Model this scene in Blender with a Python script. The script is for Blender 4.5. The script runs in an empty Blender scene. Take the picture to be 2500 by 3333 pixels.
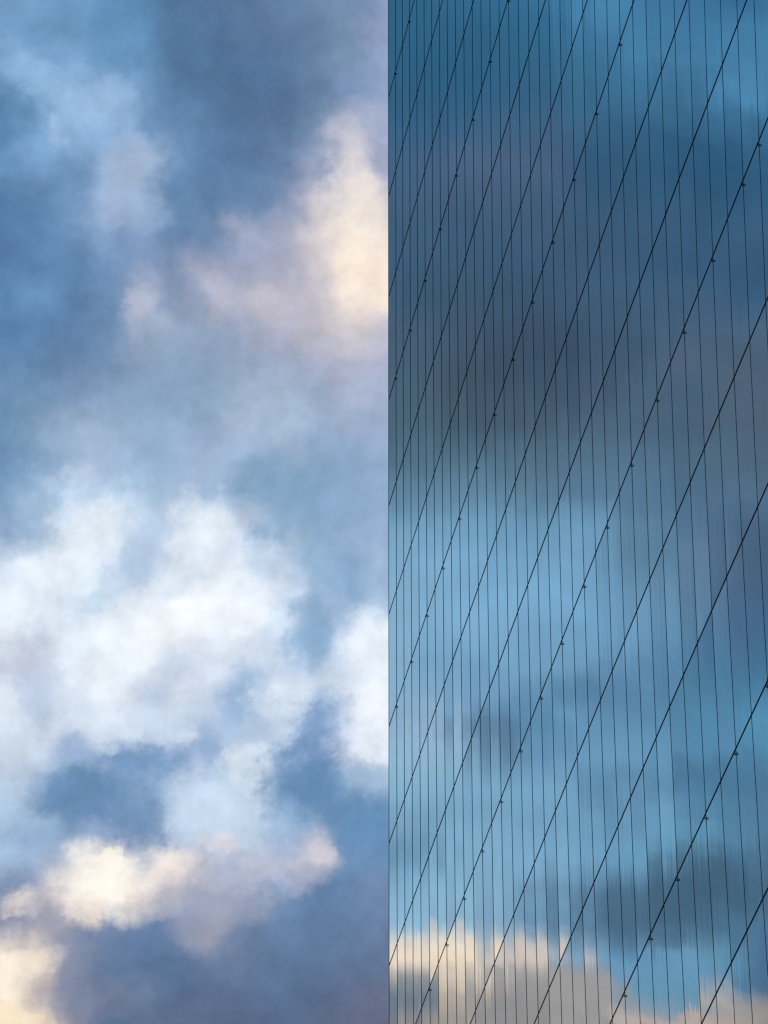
import bpy, bmesh, math, random
from mathutils import Vector, Matrix, noise as mnoise

random.seed(7)
scene = bpy.context.scene
COL = scene.collection

# ------------------------------------------------------------------ geometry of the place
CELL = 1.2                       # width of one glass panel (m)
F, K = 14.781822860008594, 0.0056
B = ((0.1619320443021541, 0.00039675676275272546, 0.11868551550553012), (-0.5244515780216891, 2.4868086850034987, -10.125846924343637), (-0.8358998476723664, -1.560170749026871, 111.7128124164681))
Bi = Vector((B[0][0], B[1][0], B[2][0]))
Br = Vector((B[0][1], B[1][1], B[2][1]))
B0 = Vector((B[0][2], B[1][2], B[2][2]))
EYE = Vector((0.0, 0.0, 1.6))
upc = -Br.normalized()
fwd = Vector((0, 0, 1))
Yc = (fwd - upc * fwd.dot(upc)).normalized()
Xc = Yc.cross(upc)
def to_world(c):                 # lens axes (right, down, forward) -> world axes
    return Vector((Xc.dot(c), Yc.dot(c), upc.dot(c)))
P0 = EYE + to_world(B0) * CELL   # far top corner crossing (column 0, row 0)
DI = to_world(Bi) * CELL         # one column towards the viewer
DR = to_world(Br) * CELL         # one row down
DI.z = 0.0
DR = Vector((0, 0, DR.z))
N = DI.cross(DR).normalized()
if N.dot(EYE - P0) < 0:
    N = -N
ROW_H = -DR.z
GROUND_ROW = P0.z / ROW_H        # row index at ground level
TOP_ROW = -6.0
COLS = 46

WALL_INV = Matrix((Bi, Br, B0)).transposed().inverted()
def bow(i, r):
    """The joints of the real wall run very slightly bowed across the facade."""
    c = Bi * i + Br * r + B0
    x, y = F * c.x / c.z, F * c.y / c.z
    r2 = min(x * x + y * y, 5.0)
    x, y = x * (1 + K * r2), y * (1 + K * r2)
    # back onto the wall plane
    q = WALL_INV @ Vector((x / F, y / F, 1.0))
    return q.x / q.z, q.y / q.z

_cache = {}
def wall(i, r, d=0.0):
    """Point on the wall (column i, row r), d metres proud of the glass."""
    if (i, r) not in _cache:
        if i < -1 or c_depth(i, r) < 5:
            _cache[(i, r)] = (i, r)
        else:
            a, b = bow(i, r)
            if r >= GROUND_ROW - 1e-6:
                b = GROUND_ROW
            _cache[(i, r)] = (a, b)
    a, b = _cache[(i, r)]
    return P0 + DI * a + DR * b + N * d
def c_depth(i, r):
    return Bi.z * i + Br.z * r + B0.z

# ------------------------------------------------------------------ helpers
def mesh_obj(name, bm, mat, parent=None):
    me = bpy.data.meshes.new(name)
    bm.to_mesh(me); bm.free()
    me.materials.append(mat)
    o = bpy.data.objects.new(name, me)
    COL.objects.link(o)
    if parent is not None:
        o.parent = parent
        o.matrix_parent_inverse = Matrix.Translation(-parent.location)
    return o

def hexa(bm, front, back):
    """Closed prism between a front quad and a back quad (lists of 4 points)."""
    a = [bm.verts.new(p) for p in front]
    b = [bm.verts.new(p) for p in back]
    fs = [bm.faces.new(a), bm.faces.new(b[::-1])]
    for k in range(4):
        fs.append(bm.faces.new((a[k], b[k], b[(k + 1) % 4], a[(k + 1) % 4])))
    return fs

def bar(bm, pts, side, out, w, h, back=0.004):
    """A strip of width w and proud depth h that follows pts on the wall."""
    rings = []
    for p in pts:
        q = [p - side * (w / 2) - out * back, p - side * (w / 2) + out * h,
             p + side * (w / 2) + out * h, p + side * (w / 2) - out * back]
        rings.append([bm.verts.new(v) for v in q])
    for r0, r1 in zip(rings, rings[1:]):
        for k in range(4):
            bm.faces.new((r0[k], r0[(k + 1) % 4], r1[(k + 1) % 4], r1[k]))
    bm.faces.new(rings[0][::-1]); bm.faces.new(rings[-1])
    bmesh.ops.recalc_face_normals(bm, faces=bm.faces)

# ------------------------------------------------------------------ materials
def new_mat(name):
    m = bpy.data.materials.new(name)
    m.use_nodes = True
    nt = m.node_tree
    return m, nt, nt.nodes['Principled BSDF']

GLASS_IOR = 2.2
def glass_material():
    m, nt, bs = new_mat('coated_glass')
    L = nt.links.new
    bs.inputs['Base Color'].default_value = (0.012, 0.018, 0.024, 1)
    bs.inputs['Roughness'].default_value = 0.0
    bs.inputs['IOR'].default_value = GLASS_IOR
    g = nt.nodes.new('ShaderNodeNewGeometry')
    # roller-wave distortion of the panes: fine ripple across, long along the height
    along = nt.nodes.new('ShaderNodeVectorMath'); along.operation = 'DOT_PRODUCT'
    along.inputs[1].default_value = DI.normalized()
    L(g.outputs['Position'], along.inputs[0])
    sep = nt.nodes.new('ShaderNodeSeparateXYZ'); L(g.outputs['Position'], sep.inputs[0])
    isl = nt.nodes.new('ShaderNodeObjectInfo')
    def coord(sx, sz, off):
        a = nt.nodes.new('ShaderNodeMath'); a.operation = 'MULTIPLY'; a.inputs[1].default_value = sx
        L(along.outputs['Value'], a.inputs[0])
        b = nt.nodes.new('ShaderNodeMath'); b.operation = 'MULTIPLY'; b.inputs[1].default_value = sz
        L(sep.outputs['Z'], b.inputs[0])
        c = nt.nodes.new('ShaderNodeCombineXYZ'); L(a.outputs[0], c.inputs[0]); L(b.outputs[0], c.inputs[1])
        c.inputs[2].default_value = off
        return c.outputs[0]
    total = None
    for sx, sz, off, det, amp in RIPPLES:
        n = nt.nodes.new('ShaderNodeTexNoise'); n.inputs['Scale'].default_value = 1.0
        n.inputs['Detail'].default_value = det; n.inputs['Roughness'].default_value = 0.6
        L(coord(sx, sz, off), n.inputs['Vector'])
        s = nt.nodes.new('ShaderNodeMath'); s.operation = 'MULTIPLY_ADD'
        s.inputs[1].default_value = amp; s.inputs[2].default_value = -0.5 * amp
        L(n.outputs['Fac'], s.inputs[0])
        if total is None:
            total = s.outputs[0]
        else:
            t = nt.nodes.new('ShaderNodeMath'); t.operation = 'ADD'
            L(total, t.inputs[0]); L(s.outputs[0], t.inputs[1]); total = t.outputs[0]
    tilt = nt.nodes.new('ShaderNodeVectorMath'); tilt.operation = 'SCALE'
    tilt.inputs[0].default_value = (0, 0, 1); L(total, tilt.inputs['Scale'])
    add = nt.nodes.new('ShaderNodeVectorMath'); add.operation = 'ADD'
    lean = nt.nodes.new('ShaderNodeAttribute'); lean.attribute_name = 'lean'
    coat = nt.nodes.new('ShaderNodeMath'); coat.operation = 'MULTIPLY_ADD'      # coating batches differ a little
    cs = nt.nodes.new('ShaderNodeSeparateXYZ'); L(lean.outputs['Vector'], cs.inputs[0])
    L(cs.outputs['Y'], coat.inputs[0]); coat.inputs[1].default_value = 70.0; coat.inputs[2].default_value = GLASS_IOR
    L(coat.outputs[0], bs.inputs['IOR'])
    both = nt.nodes.new('ShaderNodeVectorMath'); both.operation = 'ADD'
    L(lean.outputs['Vector'], both.inputs[0]); L(tilt.outputs[0], both.inputs[1])
    L(g.outputs['Normal'], add.inputs[0]); L(both.outputs[0], add.inputs[1])
    nrm = nt.nodes.new('ShaderNodeVectorMath'); nrm.operation = 'NORMALIZE'
    L(add.outputs[0], nrm.inputs[0]); L(nrm.outputs[0], bs.inputs['Normal'])
    return m
RIPPLES = [(13.0, 0.14, 3.1, 4.0, 0.0155), (1.1, 0.22, 8.7, 1.0, 0.0030)]
M_GLASS = glass_material()

M_SEAL, nt, bs = new_mat('black_gasket')
bs.inputs['Base Color'].default_value = (0.002, 0.002, 0.003, 1)
bs.inputs['Roughness'].default_value = 0.75
bs.inputs['Specular IOR Level'].default_value = 0.0

M_RING, nt, bs = new_mat('black_steel')
bs.inputs['Base Color'].default_value = (0.002, 0.002, 0.003, 1)
bs.inputs['Roughness'].default_value = 0.6
bs.inputs['Specular IOR Level'].default_value = 0.0

M_BODY, nt, bs = new_mat('dark_cladding')
n = nt.nodes.new('ShaderNodeTexNoise'); n.inputs['Scale'].default_value = 0.6; n.inputs['Detail'].default_value = 5
r = nt.nodes.new('ShaderNodeValToRGB')
r.color_ramp.elements[0].color = (0.012, 0.014, 0.018, 1); r.color_ramp.elements[1].color = (0.03, 0.034, 0.04, 1)
nt.links.new(n.outputs['Fac'], r.inputs[0]); nt.links.new(r.outputs[0], bs.inputs['Base Color'])
bs.inputs['Roughness'].default_value = 0.35

M_GROUND, nt, bs = new_mat('asphalt')
n = nt.nodes.new('ShaderNodeTexNoise'); n.inputs['Scale'].default_value = 0.35; n.inputs['Detail'].default_value = 8
tc = nt.nodes.new('ShaderNodeTexCoord'); nt.links.new(tc.outputs['Object'], n.inputs['Vector'])
r = nt.nodes.new('ShaderNodeValToRGB')
r.color_ramp.elements[0].color = (0.035, 0.036, 0.038, 1); r.color_ramp.elements[1].color = (0.075, 0.074, 0.072, 1)
nt.links.new(n.outputs['Fac'], r.inputs[0]); nt.links.new(r.outputs[0], bs.inputs['Base Color'])
bs.inputs['Roughness'].default_value = 0.9

# ------------------------------------------------------------------ ground
bm = bmesh.new()
S = 4000.0
bm.faces.new([bm.verts.new(p) for p in ((-S, -S, 0), (S, -S, 0), (S, S, 0), (-S, S, 0))])
g = mesh_obj('ground', bm, M_GROUND)
g['kind'] = 'structure'; g['label'] = 'dark asphalt ground around the glass tower'; g['category'] = 'ground'

# ------------------------------------------------------------------ the glass tower
base = P0 + DI * (COLS / 2) + DR * GROUND_ROW
tower = bpy.data.objects.new('glass_tower', None)
tower.location = base; tower.empty_display_size = 5
COL.objects.link(tower)
tower['label'] = 'tall blue mirror-glass tower with black joints reflecting the clouds beside open sky'
tower['category'] = 'building'

EDGE = -0.07
def col(i):
    return EDGE if i == 0 else float(i)
ROWS = [TOP_ROW + k for k in range(int(GROUND_ROW - TOP_ROW) + 1)] + [GROUND_ROW]

# body behind the glass
bm = bmesh.new()
DEPTH = 36.0
bk = 0.03
def body_pt(i, r, d):
    return P0 + DI * i + DR * r - N * d
a = [body_pt(0.6, TOP_ROW + 0.3, bk), body_pt(COLS, TOP_ROW + 0.3, bk), body_pt(COLS, GROUND_ROW, bk), body_pt(0.6, GROUND_ROW, bk)]
b = [p - N * DEPTH for p in a]
hexa(bm, a, b); bmesh.ops.recalc_face_normals(bm, faces=bm.faces)
mesh_obj('wall', bm, M_BODY, tower)
bm = bmesh.new()
a = [body_pt(0.6, TOP_ROW - 0.02, bk + .5), body_pt(COLS, TOP_ROW - 0.02, bk + .5), body_pt(COLS, TOP_ROW + 0.3, bk + .5), body_pt(0.6, TOP_ROW + 0.3, bk + .5)]
a[2].z += 0.002; a[3].z += 0.002
b = [p - N * (DEPTH - 1) for p in a]
hexa(bm, a, b); bmesh.ops.recalc_face_normals(bm, faces=bm.faces)
mesh_obj('roof', bm, M_BODY, tower)

# glass panes: each is set by hand and leans a hair its own way
def in_frame_area(c, r):
    """Projected area of a pane inside the picture (kilopixels squared)."""
    pts = []
    for i, q in ((c, r), (c + 1, r), (c + 1, r + 1), (c, r + 1)):
        a, b = bow(i, q)
        v = Bi * a + Br * b + B0
        pts.append((F * v.x / v.z, F * v.y / v.z))
    X = [-1.25, 1.25]; Y = [-1.6665, 1.6665]
    poly = pts
    for ax, lim, sg in ((0, X[0], 1), (0, X[1], -1), (1, Y[0], 1), (1, Y[1], -1)):
        out = []
        for k in range(len(poly)):
            p, q = poly[k], poly[(k + 1) % len(poly)]
            ip, iq = sg * (p[ax] - lim) >= 0, sg * (q[ax] - lim) >= 0
            if ip:
                out.append(p)
            if ip != iq:
                t = (lim - p[ax]) / (q[ax] - p[ax])
                out.append((p[0] + t * (q[0] - p[0]), p[1] + t * (q[1] - p[1])))
        poly = out
        if not poly:
            return 0.0
    return abs(sum(poly[k][0] * poly[(k + 1) % len(poly)][1] - poly[(k + 1) % len(poly)][0] * poly[k][1] for k in range(len(poly)))) / 2

dih = DI.normalized()
TILT_Z, TILT_X = 0.0014, 0.0014
row_lean = {r: random.gauss(0, 0.0008) for r in ROWS}
def pane(bm, c, r0, r1):
    tz = random.gauss(0, TILT_Z) * 0.5 + row_lean.get(r0, 0)
    tx = random.gauss(0, TILT_X)
    lay = bm.faces.layers.float_vector.get('lean') or bm.faces.layers.float_vector.new('lean')
    cs = [(col(c), r0), (float(c + 1), r0), (float(c + 1), r1), (col(c), r1)]
    front = [wall(i, r) for i, r in cs]
    backq = [wall(i, r, -0.024) for i, r in cs]
    ctr = sum(front, Vector()) / 4
    sh = lambda p: p + (ctr - p) * 0.0012
    fs = hexa(bm, [sh(p) for p in front], [sh(p) for p in backq])
    bmesh.ops.recalc_face_normals(bm, faces=fs)
    fs[0][lay] = Vector((0, 0, tz)) + dih * tx          # set by hand: each pane leans a hair its own way

cells = [(in_frame_area(c, r), c, r) for c in range(COLS) for r in ROWS[:-1]]
cells.sort(reverse=True)
for k, (ar, c, r) in enumerate(cells[:100]):
    bm = bmesh.new(); pane(bm, c, r, min(r + 1, GROUND_ROW))
    mesh_obj('glass_pane', bm, M_GLASS, tower)
bm = bmesh.new()
for ar, c, r in cells[100:]:
    pane(bm, c, r, min(r + 1, GROUND_ROW))
o = mesh_obj('glass_panes', bm, M_GLASS, tower)
o['kind'] = 'stuff'

# black joints: slim upright gaskets, broader level ones
dih = DI.normalized()
for i in range(0, COLS + 1):
    t = min(1.0, i / 34.0)
    h = 0.0086 * (1 - t) + 0.0052 * t
    bm = bmesh.new()
    bar(bm, [wall(col(i), r) for r in ROWS], dih, N, 0.009 if i else 0.012, h, 0.012)
    mesh_obj('upright_joint', bm, M_SEAL, tower)
for r in ROWS[:-1]:
    bm = bmesh.new()
    bar(bm, [wall(col(i), r) for i in range(0, COLS + 1)], Vector((0, 0, 1)), N, 0.050 if r < 5 else 0.042 if r < 9 else 0.036, 0.0062, 0.012)
    mesh_obj('level_joint', bm, M_SEAL, tower)

# ring anchors under every third level joint
def ring_mesh():
    bm = bmesh.new()
    R_, q_ = 0.0190, 0.0084
    segs, sides = 18, 8
    vs = []
    for a in range(segs):
        t = 2 * math.pi * a / segs
        cdir = N * math.cos(t) + Vector((0, 0, 1)) * math.sin(t)
        cen = N * 0.0215 + cdir * R_
        vs.append([bm.verts.new(cen + (cdir * math.cos(2 * math.pi * s / sides) + dih * math.sin(2 * math.pi * s / sides)) * q_) for s in range(sides)])
    for a in range(segs):
        for s in range(sides):
            bm.faces.new((vs[a][s], vs[(a + 1) % segs][s], vs[(a + 1) % segs][(s + 1) % sides], vs[a][(s + 1) % sides]))
    # foot plate that holds the eye on the joint
    z = Vector((0, 0, 1))
    fr = [N * 0.006 + dih * (sx * 0.010) + z * (sz * 0.020) for sx, sz in ((-1, 1), (1, 1), (1, -1), (-1, -1))]
    hexa(bm, fr, [p - N * 0.008 for p in fr])
    bmesh.ops.recalc_face_normals(bm, faces=bm.faces)
    for f_ in bm.faces:
        f_.smooth = True
    return bm
spots = []
for r in (0, 3, 6, 9, 12):
    for i in range(1, 36):
        if not (i % 2 == 1 or (i == 34 and r == 9)):
            continue
        a, b = bow(i, r)
        v = Bi * a + Br * b + B0
        x, y = F * v.x / v.z, F * v.y / v.z
        if abs(x) < 1.27 and abs(y) < 1.70:
            spots.append((float(i), float(r)))
first = None
for i, r in spots:
    p = wall(i, r) - Vector((0, 0, 0.108))
    if first is None:
        first = mesh_obj('ring_anchor', ring_mesh(), M_RING, None)
        o = first
    else:
        o = first.copy(); COL.objects.link(o)
    o.parent = tower
    o.matrix_parent_inverse = Matrix.Translation(-tower.location)
    o.location = p

# ------------------------------------------------------------------ sky
SUN_EL, SUN_AZ = math.radians(9), math.radians(-130)   # azimuth from +Y, clockwise
def lin(c):
    return c / 12.92 if c <= 0.04045 else ((c + 0.055) / 1.055) ** 2.4
def rgb(h):
    return [lin(int(h[k:k + 2], 16) / 255) for k in (0, 2, 4)]
SKY_DIRECT = """
709bc8 73a0cc 6a9ac8 5b8fc0 5586b5 527aa8 5475a3 5878a5 6080a8 6a88b0 7590b8 8b9ec8
6f9cca 6f9dcb 6897c5 5e93c2 5f8fbf 5078a6 5173a0 5676a3 5c7ba8 6280a8 7590b5 92a2ca
6b97c5 7fabd8 7aa5d2 6a9ac8 5d8dba 5178a5 4c6f9b 5072a0 5878a5 6280a8 7a94ba 92a5cc
5583b2 78a5d2 88b2dc 95bbe2 7098c8 5a82b2 50739f 4f719d 5474a0 5f7fa8 7a93be 92a5cc
5585b3 7fabd8 88afda 85adda 6d95c4 628bba 5579a8 5576a3 5878a3 6d89b0 b0b6cc a8b0cf
6595c4 7199c8 6a92c0 86a8d0 a5b9d8 648cbb 5a80b0 5c7eac 6683b0 8a9bc0 cac8d5 9aa5c8
5078ac 5a84b4 6c94c2 92b0d6 93b3d8 648ab8 5c81b0 6485b0 8496ba b6b6c9 e8deda c8c4ce
5079ad 5a87b8 6a90be 88a8d0 7898c2 6080b0 7690b8 96a3c4 a8aec8 ccc5cc f4e8dc e6dcd6
5079ac 5a86b8 5c85b5 6c90be 7f98c2 7e94ba 9aa3c2 a0a6c2 a8acc4 c8c2cc fdeedd fbeadb
5a8abb 6593c3 5880b0 6a8dba b0b8cf 8297ba b0b3c8 b8b8ca b8b5c5 c5c0c9 ece0d8 f8e8da
557fb2 5a84b5 5a80b0 6c8db8 98abc8 92a5c4 8c9fbf a2a9c2 b0b0c4 bab7c5 d0cad0 c9c6d3
6088b8 6087b5 6485ae 7090b6 849dc0 8ba3c4 8aa0c0 94a7c6 9daac6 a9afc8 b6b8cc b0b5d0
6a8fb9 6f93ba 7896be 8ba4c6 8ba8c9 87a3c4 8da6c6 a0b5d0 a0b2cd 9aabc8 a8b4d0 a5b2d0
6490bb 7c9fc2 94accc 9ab2d0 93aed0 96b2d2 93abcc a3b5d2 a5bbd6 98afd0 92aacc 9cb0d2
6a93c0 7a9dc5 98b3d3 a5bbd9 94b2d2 9ab6d6 9fb5d5 9cb5d6 8aa8c8 86a5c8 8aa8cc 90aed2
7ba1c8 92b3d3 b8cde8 b5cfe8 a9c5e2 a5bedb a0badb 85a7c8 80a2c5 82a4c8 88a8cc 92b0d4
8aa6cb a8c0dd e0ecf8 e6f0fb c5d8ec b0c6e2 dce6f2 c6d3e8 8fb0d2 88a8cc 90add0 92aed0
cfe0f2 e4eef9 eaf3fc dfeaf8 b3c8e2 cadaee e0ebf6 ccdcf0 bccfe6 94b4d4 8cabd0 a0bad9
e4eff9 e5eff9 d8e6f5 cadcf0 d0e0f2 f0f6fd f2f7fd eaf2fb d6e4f4 b5cbe6 90b0d4 a5c0de
eaf3fc dfeaf7 e6f0fa ecf4fc f2f7fe f3f8fe f0f6fd e3eef9 d2e2f3 92b4d8 c5d8ee d8e5f4
c6cee0 c2cce0 dde9f6 eaf3fc eaf2fb d8e3f2 dae4f2 c5d3e8 c6d7ec a8c2e0 ccdcf0 e3edf8
e0ebf7 c0d0e6 dae6f4 e6f0fa c5d4e8 ccd7e8 ccd8ea 9ab8da d0def0 cedcee d0def0 eff5fc
d8e5f3 cfdcec d8e6f4 d5e3f3 d0deef c5d3e8 aabfdc b0c6e2 c9d9ed aec4e2 b8cae4 ecf3fb
c6d4e6 c5d3e6 9fb8d9 a0b8d9 90acd2 a5b8d8 9db3d5 cddcee 90aed6 7ea0cc b4c7e2 a8c0de
b5cce4 a0bad8 6a90bc 6990bd 80a0c8 a8c4e2 c2d8ee c0d6ec 7098c4 5e8aba 7fa3cc 7fa3cc
a8c3e0 93b0d2 7496c0 8aa4c8 7596c0 c5d9ee c8dcf0 c0d6ec 9bb8d8 7f9fc8 6590c0 6490c0
a5c0e0 9ab5d6 aebcd5 fbf0e2 b8c2d6 d8d2d8 b0bfda c0c4d8 b0bcd6 d0ccd8 6f94c0 6a90be
7a8fb8 8e9cbc e8ddd8 fffaf0 f0e4da a8adc4 a3a9c2 a0a8c2 6f8bb5 6284b2 6586b3 7089b4
8a93b2 a09fb5 9a9bb0 8590b0 6280ac 7487ae a09fb5 6e82aa 6582ae 5f7eab 627faa 6a82ac
f5e6d5 e8d9cb 8e92aa 667fa8 5a769f 58749f 6b80a6 6a80a6 5e7aa3 5d77a0 6079a2 64799f
fdf0da c8bdb9 7c86a5 757fa0 6a7ca0 566e98 5c719a 5d7098 58709a 5a6f98 626f95 676f92
fbe8c8 e6d4bf 8f8fa5 5a7098 5c7096 5e6e92 5c6c92 58698f 566a92 5c6b90 656b8b 6a6c8a
"""
SKY_MIRRORED = """
2d6088 2f6590 306590 336a98 35709e 437fb0 4280b2 3f78aa 3a70a0 356a9b 386f9f
2f628a 2c628c 2d628d 2f658f 316a96 3f78a8 4077a5 4480b0 3f78a8 447fb0 417cac
2f618a 2b6089 2c608a 2f628c 33668f 3a7099 3d72a0 4480b0 467fb0 447fb0 4782b3
33628a 305f87 2f5f88 35618a 38638b 386a92 396c96 3b6f9b 35658c 417aaa 4883b5
39628a 38618a 3d628a 406288 3f6288 3a648a 355f88 33608a 2d587f 315e88 376690
40638a 45628a 4a6288 4c6488 456088 385a80 305a80 2f5a82 2b5880 2d5b86 32608c
3f5f82 425f82 455f82 455f83 425e82 3b5a7d 335a7f 345a80 31587e 2f5b84 335d86
3d5f80 3f5f80 3d5c80 3f5c7f 405c7e 3e5c7e 3c5c7f 3a5c80 375a7f 375c82 3a5d82
3d5f82 3d5d7f 3e5c7e 3c5a7c 3a587a 3c5a7c 3c5c80 385a80 37597f 355980 355980
42607f 3d5a7a 3f5a78 3b5674 3a5474 3f597a 3d5978 3f5d7f 42607f 3c5e85 3c5f86
465f7d 455d79 425873 3d526d 3b5270 3a5372 40597a 435d7d 476082 4a6485 4a6585
48627d 455d77 40546c 3d516a 3c526d 3d5572 44597a 48607f 4d6280 495f79 4b617b
4a647f 486077 42566d 43576f 41566f 445a74 48607c 4a627f 486080 4c617b 4e637d
4a6781 4c667e 475f77 475d75 485f78 4c6580 4f6985 4a6482 48617e 4b6079 4e627c
52718d 50708a 4f6c87 4d6a84 4f6c87 527190 507090 4d6b8a 4b6885 4d6681 4e647e
5f86a8 5f86a8 5c82a3 5a7e9e 5a7e9e 587c9f 55799d 507396 4b6b8c 4c6a8a 4c6a8a
6f9dc2 70a0c8 6c9cc5 6694bc 6492ba 6c9ac2 6490b8 587da0 4f6f92 4a6688 465f80
79a8d0 7aa8d2 73a5d0 6fa0cb 6fa0cb 70a0cc 6a9ac5 567c9f 5a799c 4c6687 425c7d
7fadd5 7baad5 77a8d5 75a8d3 72a3d0 70a3d0 6a9bc8 6189b0 587ba0 46648a 405d80
82add5 7aaad4 78a8d4 76a6d2 6d9cc8 6d9cc8 6a9bc8 6090ba 557da5 446890 40658e
7fabd2 75a5d0 6e9cc8 73a5d0 6f9ec8 6c9dc8 6795c0 5a85b0 4d7aa3 456f98 426c95
82abd3 7ea8d0 6f9cc8 6c9ac6 5f8cb5 6495c0 557da8 5582ac 4b799f 4a7ca3 467ba5
85aad2 8fb2d8 7099c0 557a9f 5583ab 6293be 5a8ab3 5a8ab5 5686b2 4f88b4 528bb6
8ab5d8 88b0d3 7fa8cc 5b80a5 5f8ab2 6594bf 6495c0 6093be 5685b0 4f86b2 5088b3
82b0d5 7aaad0 78a8cf 73a3cb 70a0c8 6c9cc5 5a85ab 6a9cc5 5a88b2 4d7fa8 4a6f95
7aa5cc 6f98c0 7aa8d0 75a2cb 6f9dc6 6a9bc4 5f8db5 6b9dc8 5c90bc 507fa5 4f7aa0
6590b5 6f9cc3 7cabd0 7aa8cf 78a8d0 6f9fc8 689ac4 6294be 4f7799 456b8f 4f7ba5
78a5cc 7faed3 82b0d5 78a2c8 6c96bd 5f86ab 557ba0 4f7393 40607f 426585 456a8d
88b2d8 8ab5d8 86b0d5 7aa3cb 6f99c0 5f85ab 4c6c8c 4d6f90 4c7090 4a7599 4a7095
e5d8c6 f5e6cc f0e2cc a9b0bc dccfc3 7f9fbf 6594bd 5585b0 5e8db2 5a8bb0 466c90
66788f 828b99 d2c3ae a8a19f 9a999e 8b8d96 8d929c 6290b6 5f8fb5 5a85ad 456487
6f7886 96918f 9d958f 928e90 88888f 8f8b90 85868f b0a49b 6690b4 a89a92 8f8c90
"""
X0, XE, X1, YT, YB = -1.25, 0.015, 1.25, -1.6665, 1.6665

def fresnel(c, n=GLASS_IOR):
    s = math.sqrt(1 - (1 - c * c) / (n * n))
    rs = ((c - n * s) / (c + n * s)) ** 2; rp = ((n * c - s) / (n * c + s)) ** 2
    return (rs + rp) / 2
R_AX, D_AX, F_AX = (to_world(Vector(v)) for v in ((1, 0, 0), (0, 1, 0), (0, 0, 1)))
mirror = lambda v: v - N * (2 * v.dot(N))

def parse(t):
    return [[rgb(h) for h in line.split()] for line in t.strip().splitlines()]
A_GRID, B_GRID = parse(SKY_DIRECT), parse(SKY_MIRRORED)
def grey(c, f):
    y = 0.2126 * c[0] + 0.7152 * c[1] + 0.0722 * c[2]
    f *= 1.0 - min(1.0, y / 0.75)                     # only the shaded cloud is greyer, the lit cloud stays white
    out = [v + (y * s - v) * f for v, s in zip(c, (0.93, 1.05, 1.07))]
    k = 1.0 - min(1.0, y / 0.45)
    return [v * (1 + (s - 1) * k) for v, s in zip(out, (0.95, 1.0, 0.94))] if c[2] > c[0] else out
def mirror_tint(c):
    if c[0] > c[2]:
        return (1, 1, 1)
    b = min(1.0, max(0.0, (c[2] - 0.15) / 0.35))      # deep slate to pale blue
    return (0.98 + 0.07 * b, 1.01 + 0.01 * b, 0.92)
for k, row in enumerate(A_GRID):
    for j in range(len(row)):
        row[j] = grey(row[j], 0.19)
nB = len(B_GRID[0])
for k, row in enumerate(B_GRID):                 # what stands in the sky is what the glass shows over its reflectance
    y = YT + (YB - YT) * k / (len(B_GRID) - 1)
    for j in range(nB):
        x = XE + (X1 - XE) * j / (nB - 1)
        d = (R_AX * x + D_AX * y + F_AX * F).normalized()
        Rf = fresnel(abs(d.dot(N)))
        deep = 0.93 if y < -0.25 else 1.0              # the higher cloud bank hangs darker
        row[j] = [c * m * deep * 0.35 / Rf for c, m in zip(row[j], mirror_tint(row[j]))]   # kept below 1; scaled back by 1/0.35 below

world = bpy.data.worlds.new('World')
scene.world = world
world.use_nodes = True
W = world.node_tree
W.nodes.clear()

# The node network is first written down as records, then created from its end
# backwards, which keeps the shader's working memory small.
RECS = []
class Out:
    def __init__(self, rec, key): self.rec, self.key = rec, key
class Rec:
    def __init__(self, kind, attrs): self.kind, self.attrs, self.ins, self.after = kind, attrs, [], None
    def put(self, key, v): self.ins.append((key, v)); return self
    def out(self, key=0): return Out(self, key)
def node(kind, **attrs):
    r = Rec(kind, attrs); RECS.append(r); return r
def build_network():
    made = {}
    for r in reversed(RECS):
        n = W.nodes.new(r.kind)
        for k, v in r.attrs.items():
            setattr(n, k, v)
        if r.after: r.after(n)
        made[r] = n
    for r in RECS:
        for key, v in r.ins:
            if isinstance(v, Out):
                W.links.new(made[v.rec].outputs[v.key], made[r].inputs[key])
            else:
                made[r].inputs[key].default_value = v
def M(op, a, b=None, c=None, clamp=False):
    n = node('ShaderNodeMath', operation=op, use_clamp=clamp)
    for k, v in enumerate((a, b, c)):
        if v is not None: n.put(k, v)
    return n.out()
def VM(op, a, b=None, s=None):
    n = node('ShaderNodeVectorMath', operation=op).put(0, a)
    if b is not None: n.put(1, b)
    if s is not None: n.put('Scale', s)
    return n.out('Value' if op == 'DOT_PRODUCT' else 0)
def smooth(x, a, b):
    return node('ShaderNodeMapRange', interpolation_type='SMOOTHSTEP').put(0, x).put(1, a).put(2, b).out()
def mixc(f, a, b):
    return node('ShaderNodeMix', data_type='RGBA').put(0, f).put(6, a).put(7, b).out(2)
def noise(vec, scale, detail, rough=0.55, dims='2D'):
    return node('ShaderNodeTexNoise', noise_dimensions=dims).put('Vector', vec).put('Scale', scale).put('Detail', detail).put('Roughness', rough)

DIRV = node('ShaderNodeTexCoord').out('Generated')

def chart(ax, ay, az):
    """Tangent-plane coordinates of a patch of sky around direction az."""
    x, y, z = (VM('DOT_PRODUCT', DIRV, tuple(a)) for a in (ax, ay, az))
    zc = M('MAXIMUM', z, 0.05)
    return M('MULTIPLY', M('DIVIDE', x, zc), F), M('MULTIPLY', M('DIVIDE', y, zc), F), z

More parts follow.
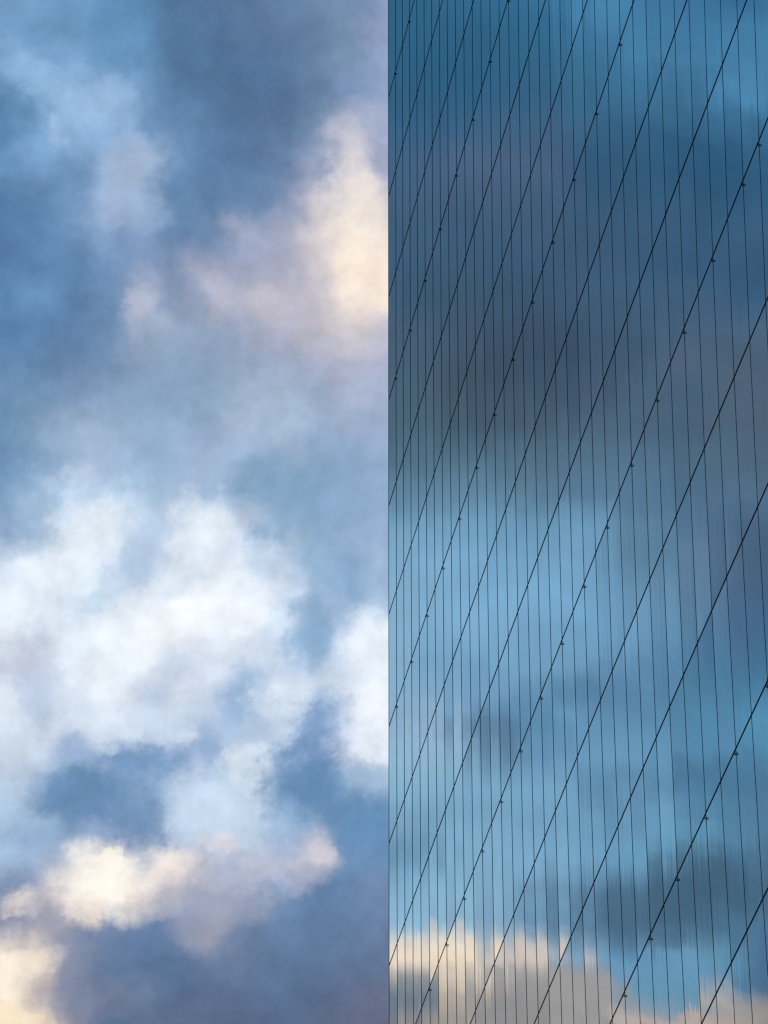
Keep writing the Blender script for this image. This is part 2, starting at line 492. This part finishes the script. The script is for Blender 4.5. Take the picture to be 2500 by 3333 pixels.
def cloud_field(grid, u, v, x0, x1, seed, warps, detail, puffs, level=1.0, streets=False):
    vec = node('ShaderNodeCombineXYZ').put(0, u).put(1, v).put(2, seed).out()
    p = vec
    for sc, det, amp in warps:
        n = noise(vec, sc, det, 0.62)
        off = VM('SUBTRACT', n.out('Color'), (0.5, 0.5, 0.5))
        p = VM('ADD', p, VM('SCALE', off, s=amp))
    sep = node('ShaderNodeSeparateXYZ').put(0, p)
    pu, pv = sep.out(0), sep.out(1)
    nr, nc = len(grid), len(grid[0])
    h = M('PINGPONG', M('DIVIDE', M('SUBTRACT', pv, YT), YB - YT), 1.0)
    t = M('PINGPONG', M('DIVIDE', M('SUBTRACT', pu, x0), (x1 - x0) / (nc - 1)), float(nc - 1))
    colr = None
    for j in range(nc):
        def fill(n, j=j):
            ramp = n.color_ramp; ramp.interpolation = 'LINEAR'
            while len(ramp.elements) < nr:
                ramp.elements.new(0.5)
            for k in range(nr):
                ramp.elements[k].position = k / (nr - 1)
            for k in range(nr):
                ramp.elements[k].color = (*grid[k][j], 1)
        cr = node('ShaderNodeValToRGB').put(0, h); cr.after = fill
        colr = cr.out(0) if colr is None else mixc(smooth(t, j - 1.08, j + 0.08), colr, cr.out(0))
    # wind-drawn grain: along the cloud streets, which rise to the right
    ca, sa = math.cos(math.radians(38)), math.sin(math.radians(38))
    al = M('SUBTRACT', M('MULTIPLY', u, ca * 0.78), M('MULTIPLY', v, sa * 0.78))
    ac = M('ADD', M('MULTIPLY', u, sa * 1.12), M('MULTIPLY', v, ca * 1.12))
    drawn = node('ShaderNodeCombineXYZ').put(0, al).put(1, ac).put(2, seed).out() if streets else vec
    # billowing edges of the separate cloud heaps
    if puffs:
        edge = noise(drawn, 8.0, 7, 0.66).out('Fac')
        edge2 = M('SUBTRACT', edge, 0.5)
        fine = VM('SUBTRACT', noise(vec, 13.0, 5, 0.65).out('Color'), (0.5, 0.5, 0.5))
        near = VM('ADD', VM('ADD', vec, VM('SCALE', VM('SUBTRACT', p, vec), s=0.5)), VM('SCALE', fine, s=0.10))
        for cx, cy, rx, ry, rot, hexc, op, soft, rough in puffs:
            gain, tint = 1.0, (1, 1, 1)
            cx, cy = PX(cx, cy); rx /= 1000; ry /= 1000
            if level != 1.0:
                d = (R_AX * cx + D_AX * cy + F_AX * F).normalized()
                gain = 0.35 / fresnel(abs(d.dot(N)))
                tint = mirror_tint(rgb(hexc))
            gt = node('ShaderNodeTexGradient', gradient_type='SPHERICAL').put('Vector', near)
            def place(n, a=(cx, cy, seed), b=math.radians(rot), c=(2 * rx, 2 * ry, 50.0)):
                tm = n.texture_mapping
                tm.vector_type = 'TEXTURE'; tm.translation = a; tm.rotation = (0, 0, b); tm.scale = c
            gt.after = place
            val = M('MULTIPLY_ADD', edge2, -EDGE_ROUGH * rough, gt.out('Fac'))
            w = M('MULTIPLY', smooth(gt.out('Fac'), 0.0, 0.34), op)
            w = M('MULTIPLY', smooth(val, 0.5 - EDGE_SOFT * soft, 0.5 + EDGE_SOFT * soft), w)
            colr = mixc(w, colr, (*[c * gain * m for c, m in zip((grey(rgb(hexc), 0.18) if level == 1.0 else rgb(hexc)), tint)], 1))
    dn = noise(vec, detail[0], 6, 0.62).out('Fac')
    gainv = M('MULTIPLY_ADD', dn, detail[1] * level, (1 - 0.5 * detail[1]) * level)
    return VM('SCALE', colr, s=gainv)

PX = lambda x, y: ((x - 1250) / 1000, (y - 1666.5) / 1000)
EDGE_ROUGH, EDGE_SOFT = 0.85, 0.85
A_PUFFS = [
 # x, y, rx, ry (thousandths of the patch), turn, colour, opacity, softness, raggedness
 (430, 600, 66, 125, -10, 'a9b9d6', .6, .8, 1.5), (396, 701, 50, 40, 0, 'a3b6d8', .6, .5, 1.3),
 (185, 412, 36, 40, 0, 'a6c5e6', .7, .6, 1.6), (110, 250, 120, 50, 35, '98bce2', .65, .8, 1.6),
 (320, 340, 100, 75, 30, '9cbfe4', .65, .8, 1.6), (61, 366, 70, 55, 0, '5585b4', .6, .6, 1.4),
 (1144, 473, 62, 55, 25, 'd8d3da', .4, .5, 1.3), (1130, 700, 78, 140, 14, 'f8ede0', .4, .6, 1.4),
 (1140, 590, 70, 75, 20, 'efe6e0', .5, .6, 1.4), (1239, 511, 36, 70, 0, '9ea6c6', .75, .5, 1.2),
 (785, 740, 56, 40, 0, 'a8aeca', .55, .6, 1.4), (1195, 905, 90, 95, 20, 'fae9da', .42, .6, 1.4),
 (457, 985, 54, 50, 0, 'b4bacf', .55, .5, 1.4), (525, 1040, 50, 34, 30, 'a6b3cc', .6, .6, 1.4),
 (877, 985, 60, 50, 0, 'c5c2cc', .65, .6, 1.4), (709, 924, 80, 46, 10, 'b6b8ca', .6, .6, 1.4),
 (640, 975, 40, 60, 0, '8b99bb', .55, .6, 1.4), (915, 1359, 90, 55, 0, 'aac2db', .6, .6, 1.5),
 (640, 1335, 60, 40, 0, '88a5c4', .5, .7, 1.5), (300, 1420, 70, 35, 20, 'a3b9d6', .6, .6, 1.5),
 (252, 1626, 55, 95, 25, 'c8daf0', .7, .5, 1.5), (366, 1634, 80, 50, 0, 'cde0f2', .65, .6, 1.5),
 (915, 1557, 130, 46, 0, '7da2c4', .65, .6, 1.4), (690, 1560, 60, 60, 0, 'a9c0dd', .55, .6, 1.5),
 (290, 1720, 90, 80, -25, 'e6f0fa', .8, .5, 1.5), (660, 1760, 85, 120, 0, 'e4edf7', .75, .5, 1.5),
 (855, 1740, 40, 40, 0, '84a8cc', .7, .6, 1.4), (490, 1750, 60, 50, 0, 'b0c6e3', .6, .6, 1.4),
 (427, 1857, 85, 42, -15, 'aec5e2', .75, .5, 1.5), (282, 1970, 70, 38, -10, 'bcd3ea', .7, .5, 1.5),
 (660, 1960, 190, 85, -15, 'f3f8fe', .8, .5, 1.4), (820, 1990, 60, 55, 0, 'f0f6fd', .8, .4, 1.4),
 (560, 1905, 70, 32, -30, 'c8d9ec', .5, .7, 1.7), (150, 2050, 120, 28, -12, 'd9e5f2', .55, .7, 1.7),
 (705, 2110, 60, 40, -20, 'd2e0f0', .5, .7, 1.7), (300, 2300, 70, 40, -15, 'cfdbea', .5, .8, 1.7),
 (560, 2325, 80, 40, -10, 'c3d2e6', .55, .7, 1.7), (175, 2385, 75, 48, -10, 'c9d7ea', .55, .8, 1.7),
 (1014, 2047, 62, 105, 15, '86abd2', .75, .5, 1.4), (1144, 1910, 90, 80, 30, '8aaed4', .7, .6, 1.4),
 (1190, 2093, 75, 75, 0, 'e8f0fa', .8, .5, 1.5), (1225, 2300, 105, 165, 0, 'f1f6fc', .68, .9, 1.8),
 (1197, 2406, 62, 58, 0, 'ebf1fa', .65, .6, 1.7), (1067, 2325, 55, 70, 0, '9fbadc', .7, .5, 1.4),
 (1020, 2410, 85, 95, 20, '789bca', .9, .45, 1.4), (770, 2276, 40, 98, 5, '95b5da', .75, .5, 1.4),
 (905, 2260, 75, 50, -15, 'dce8f4', .75, .5, 1.5), (488, 2245, 60, 48, 0, 'b2c6e3', .65, .5, 1.4),
 (600, 2165, 80, 40, 0, 'c2d2e8', .6, .6, 1.5), (370, 2210, 110, 60, 10, 'eef5fc', .7, .5, 1.5),
 (84, 2123, 75, 60, 0, 'c2c9dc', .75, .5, 1.5), (107, 2276, 38, 85, -15, 'bac8e0', .7, .5, 1.5),
 (457, 2480, 125, 55, 0, '7499c8', .9, .45, 1.5), (236, 2440, 80, 46, 0, '98b0d6', .65, .5, 1.5),
 (686, 2430, 55, 55, 0, '90aed7', .7, .5, 1.5), (808, 2467, 62, 42, 0, 'dae6f2', .8, .35, 1.5),
 (610, 2400, 40, 26, 0, 'dbe7f4', .6, .5, 1.6), (330, 2390, 60, 40, 0, 'dae6f4', .6, .5, 1.6),
 (300, 2600, 165, 76, 5, '648dbb', .9, .4, 1.5), (420, 2690, 150, 58, 10, '6f90be', .8, .5, 1.5),
 (90, 2735, 80, 30, 10, '8aaad0', .6, .5, 1.5), (310, 2690, 50, 40, 0, '9db2d3', .6, .5, 1.6),
 (724, 2660, 140, 120, 10, 'c9dbee', .85, .35, 1.5), (822, 2545, 55, 45, 0, 'd6e3f1', .75, .4, 1.5),
 (999, 2560, 122, 110, 0, '628cbb', .9, .4, 1.4), (1190, 2713, 105, 95, 0, '608dbd', .75, .5, 1.4),
 (1190, 2540, 70, 40, 0, '9cbadb', .65, .6, 1.5), (930, 2700, 70, 60, 30, '9db9d9', .6, .6, 1.5),
 (717, 2740, 52, 28, 0, 'e2dde4', .75, .4, 1.6), (760, 2810, 120, 52, -8, 'b6bbd0', .6, .6, 1.6),
 (976, 2796, 80, 44, 0, 'bfc1d2', .55, .6, 1.6), (1062, 2800, 50, 30, 15, 'ddd6dc', .6, .6, 1.7),
 (1000, 2860, 60, 35, 0, 'a3a7c2', .5, .5, 1.5),
 (490, 2840, 145, 48, -6, 'f8ece2', .7, .55, 1.6), (313, 2855, 104, 92, -10, 'fff9ef', .95, .5, .8),
 (360, 2792, 38, 28, 0, 'fff8ee', .9, .25, 1.6), (297, 2957, 44, 44, 0, 'f2e2d4', .65, .5, 1.5),
 (560, 2905, 130, 42, -12, 'abadc2', .6, .6, 1.5), (640, 2940, 120, 42, 0, '9ea4be', .5, .6, 1.5),
 (618, 3026, 60, 48, 0, '959bb5', .5, .6, 1.5), (420, 3060, 130, 55, 5, '637fad', .65, .5, 1.4),
 (76, 2942, 66, 34, -6, 'e8dcd6', .7, .6, 1.7), (60, 2880, 90, 26, 5, '7f91b6', .6, .5, 1.5),
 (84, 3133, 92, 38, -8, 'f4e6d6', .65, .7, 1.6), (23, 3194, 55, 58, 0, 'fdf2e0', .8, .6, 1.5),
 (61, 3325, 78, 44, 0, 'fae7cc', .75, .6, 1.5), (150, 3250, 60, 50, 0, 'a8a3b0', .5, .6, 1.5),
 (250, 3190, 60, 70, 0, '858ca8', .5, .6, 1.5),
]
B_PUFFS = [
 (1935, 15, 140, 46, 0, '4786b8', .5, .7, 1.4), (2419, 310, 110, 48, 0, '4c8abd', .5, .6, 1.3),
 (2430, 410, 120, 40, 0, '386a96', .5, .5, 1.2), (2233, 330, 60, 70, 0, '38678f', .5, .6, 1.2),
 (1585, 2385, 120, 48, 5, '557a9f', .6, .5, 1.3), (1950, 2226, 125, 46, -10, '537fa9', .6, .5, 1.3),
 (1362, 2783, 105, 52, 0, '648eb3', .6, .5, 1.3), (2345, 2535, 190, 58, -4, '446f95', .75, .55, 1.5), (2190, 2752, 200, 42, -6, '659fc8', .5, .7, 1.5),
 (1965, 2590, 60, 36, 0, '5581a6', .5, .7, 1.4), (1840, 2238, 175, 48, -14, '527da4', .55, .6, 1.5),
 (2440, 2660, 120, 36, 0, '4d789d', .5, .7, 1.5), (1560, 2640, 120, 40, -5, '699bc0', .4, .8, 1.5),
 (1960, 2560, 70, 50, 0, '5684aa', .5, .5, 1.3),
 (2046, 2985, 195, 78, -6, '466786', .7, .55, 1.4), (2320, 2900, 215, 110, -14, '3e5c79', .75, .6, 1.4),
 (2160, 3150, 150, 40, 0, '6498c6', .5, .6, 1.3), (2460, 3150, 66, 95, 0, '446891', .7, .45, 1.3),
 (1735, 3250, 230, 115, 8, '918f97', .85, .45, 1.2), (1935, 3262, 120, 78, 15, '9d9da5', .75, .4, 1.2),
 (1756, 3112, 100, 38, 6, 'd0c4bc', .7, .5, 1.3), (1340, 3100, 105, 46, 0, 'e4d3c0', .8, .55, 1.2),
 (1490, 3115, 100, 70, 0, 'ecdcc6', .85, .55, 1.2), (1500, 3205, 85, 65, 0, 'dccbb4', .65, .6, 1.2),
 (1335, 3215, 125, 62, 0, '67768b', .75, .8, 1.3), (1600, 3275, 110, 55, 0, '868993', .65, .7, 1.2),
 (1420, 3330, 90, 34, 0, 'a39c96', .6, .6, 1.2), (1800, 3300, 90, 36, 0, '8d8a92', .6, .5, 1.2),
 (2080, 3322, 80, 36, 8, 'b5aaa5', .85, .3, 1.3), (2248, 3338, 80, 24, 0, 'c0ab9c', .8, .35, 1.3),
 (2430, 3296, 120, 44, -4, 'a1968f', .6, .7, 1.5), (2337, 3248, 36, 45, 0, 'b5ada5', .6, .5, 1.2),
]
ua, va, za = chart(R_AX, D_AX, F_AX)
ub, vb, zb = chart(mirror(R_AX), mirror(D_AX), mirror(F_AX))
sky_a = cloud_field(A_GRID, ua, va, X0, XE, 3.7, [(2.3, 6, 0.16), (7.0, 7, 0.14)], (8.0, 0.46), A_PUFFS, 1.0, True)
sky_b = cloud_field(B_GRID, ub, vb, XE, X1, 11.3, [(2.6, 6, 0.14), (10.0, 5, 0.05)], (5.0, 0.36), B_PUFFS, 1.02 / 0.35)

# the rest of the sky: broken cloud over clear air
gen_n = noise(DIRV, 3.2, 6, 0.6, '3D').out('Fac')
gen_s = noise(VM('ADD', DIRV, (4.1, 2.2, 7.7)), 5.5, 5, 0.55, '3D').out('Fac')
cloud_c = mixc(smooth(gen_s, 0.35, 0.65), (*rgb('6a7f9f'), 1), (*rgb('dfe4ea'), 1))
cover = smooth(gen_n, 0.40, 0.60)

def fade(u, v, z, x0, x1):
    mu = M('MULTIPLY', smooth(u, x0 - 1.5, x0 - 0.3), smooth(u, x1 + 1.5, x1 + 0.3))
    mv = M('MULTIPLY', smooth(v, YT - 1.6, YT - 0.3), smooth(v, YB + 1.6, YB + 0.3))
    return M('MULTIPLY', M('MULTIPLY', mu, mv), M('GREATER_THAN', z, 0.3))
side = VM('DOT_PRODUCT', DIRV, tuple(N))               # clear of the wall's plane or beyond it
in_a = M('MULTIPLY', fade(ua, va, za, X0, XE), smooth(side, 0.03, -0.03))
in_b = M('MULTIPLY', fade(ub, vb, zb, XE, X1), smooth(side, -0.03, 0.03))
def background(c, strength=1.0):
    return node('ShaderNodeBackground').put(0, c).put(1, strength).out()
def blend(f, a, b):
    return node('ShaderNodeMixShader').put(0, f).put(1, a).put(2, b).out()
def clear_air(n):
    n.sun_disc = False; n.sun_elevation = SUN_EL; n.sun_rotation = SUN_AZ
nishita = node('ShaderNodeTexSky', sky_type='NISHITA'); nishita.after = clear_air
shade = blend(cover, background(nishita.out(), 0.12), background(cloud_c))
shade = blend(in_a, shade, background(sky_a))
shade = blend(in_b, shade, background(sky_b))
node('ShaderNodeOutputWorld').put(0, shade)
build_network()
world.cycles.sampling_method = 'MANUAL'
world.cycles.sample_map_resolution = 512

# ------------------------------------------------------------------ sun behind cloud
sl = bpy.data.lights.new('sun', 'SUN')
sl.energy = 0.8; sl.angle = math.radians(12); sl.color = (1.0, 0.9, 0.78)
so = bpy.data.objects.new('sun', sl); COL.objects.link(so)
to_sun = Vector((math.sin(SUN_AZ) * math.cos(SUN_EL), math.cos(SUN_AZ) * math.cos(SUN_EL), math.sin(SUN_EL)))
so.rotation_euler = to_sun.to_track_quat('Z', 'Y').to_euler()
so.location = to_sun * 200

# ------------------------------------------------------------------ camera
cd = bpy.data.cameras.new('camera')
cd.sensor_fit = 'HORIZONTAL'; cd.sensor_width = 36.0
cd.lens = 36.0 * F / 2.5
cd.clip_start = 0.1; cd.clip_end = 12000
co = bpy.data.objects.new('camera', cd); COL.objects.link(co)
rot = Matrix((R_AX, -D_AX, -F_AX)).transposed().to_4x4()
co.matrix_world = Matrix.Translation(EYE) @ rot
scene.camera = co

scene.render.engine = 'CYCLES'
scene.render.resolution_x, scene.render.resolution_y = 768, 1024
scene.cycles.max_bounces = 6
scene.cycles.filter_width = 1.4
vs = scene.view_settings
scene.display_settings.display_device = 'sRGB'
vs.view_transform = 'Standard'; vs.look = 'None'; vs.exposure = 0.0; vs.gamma = 1.0
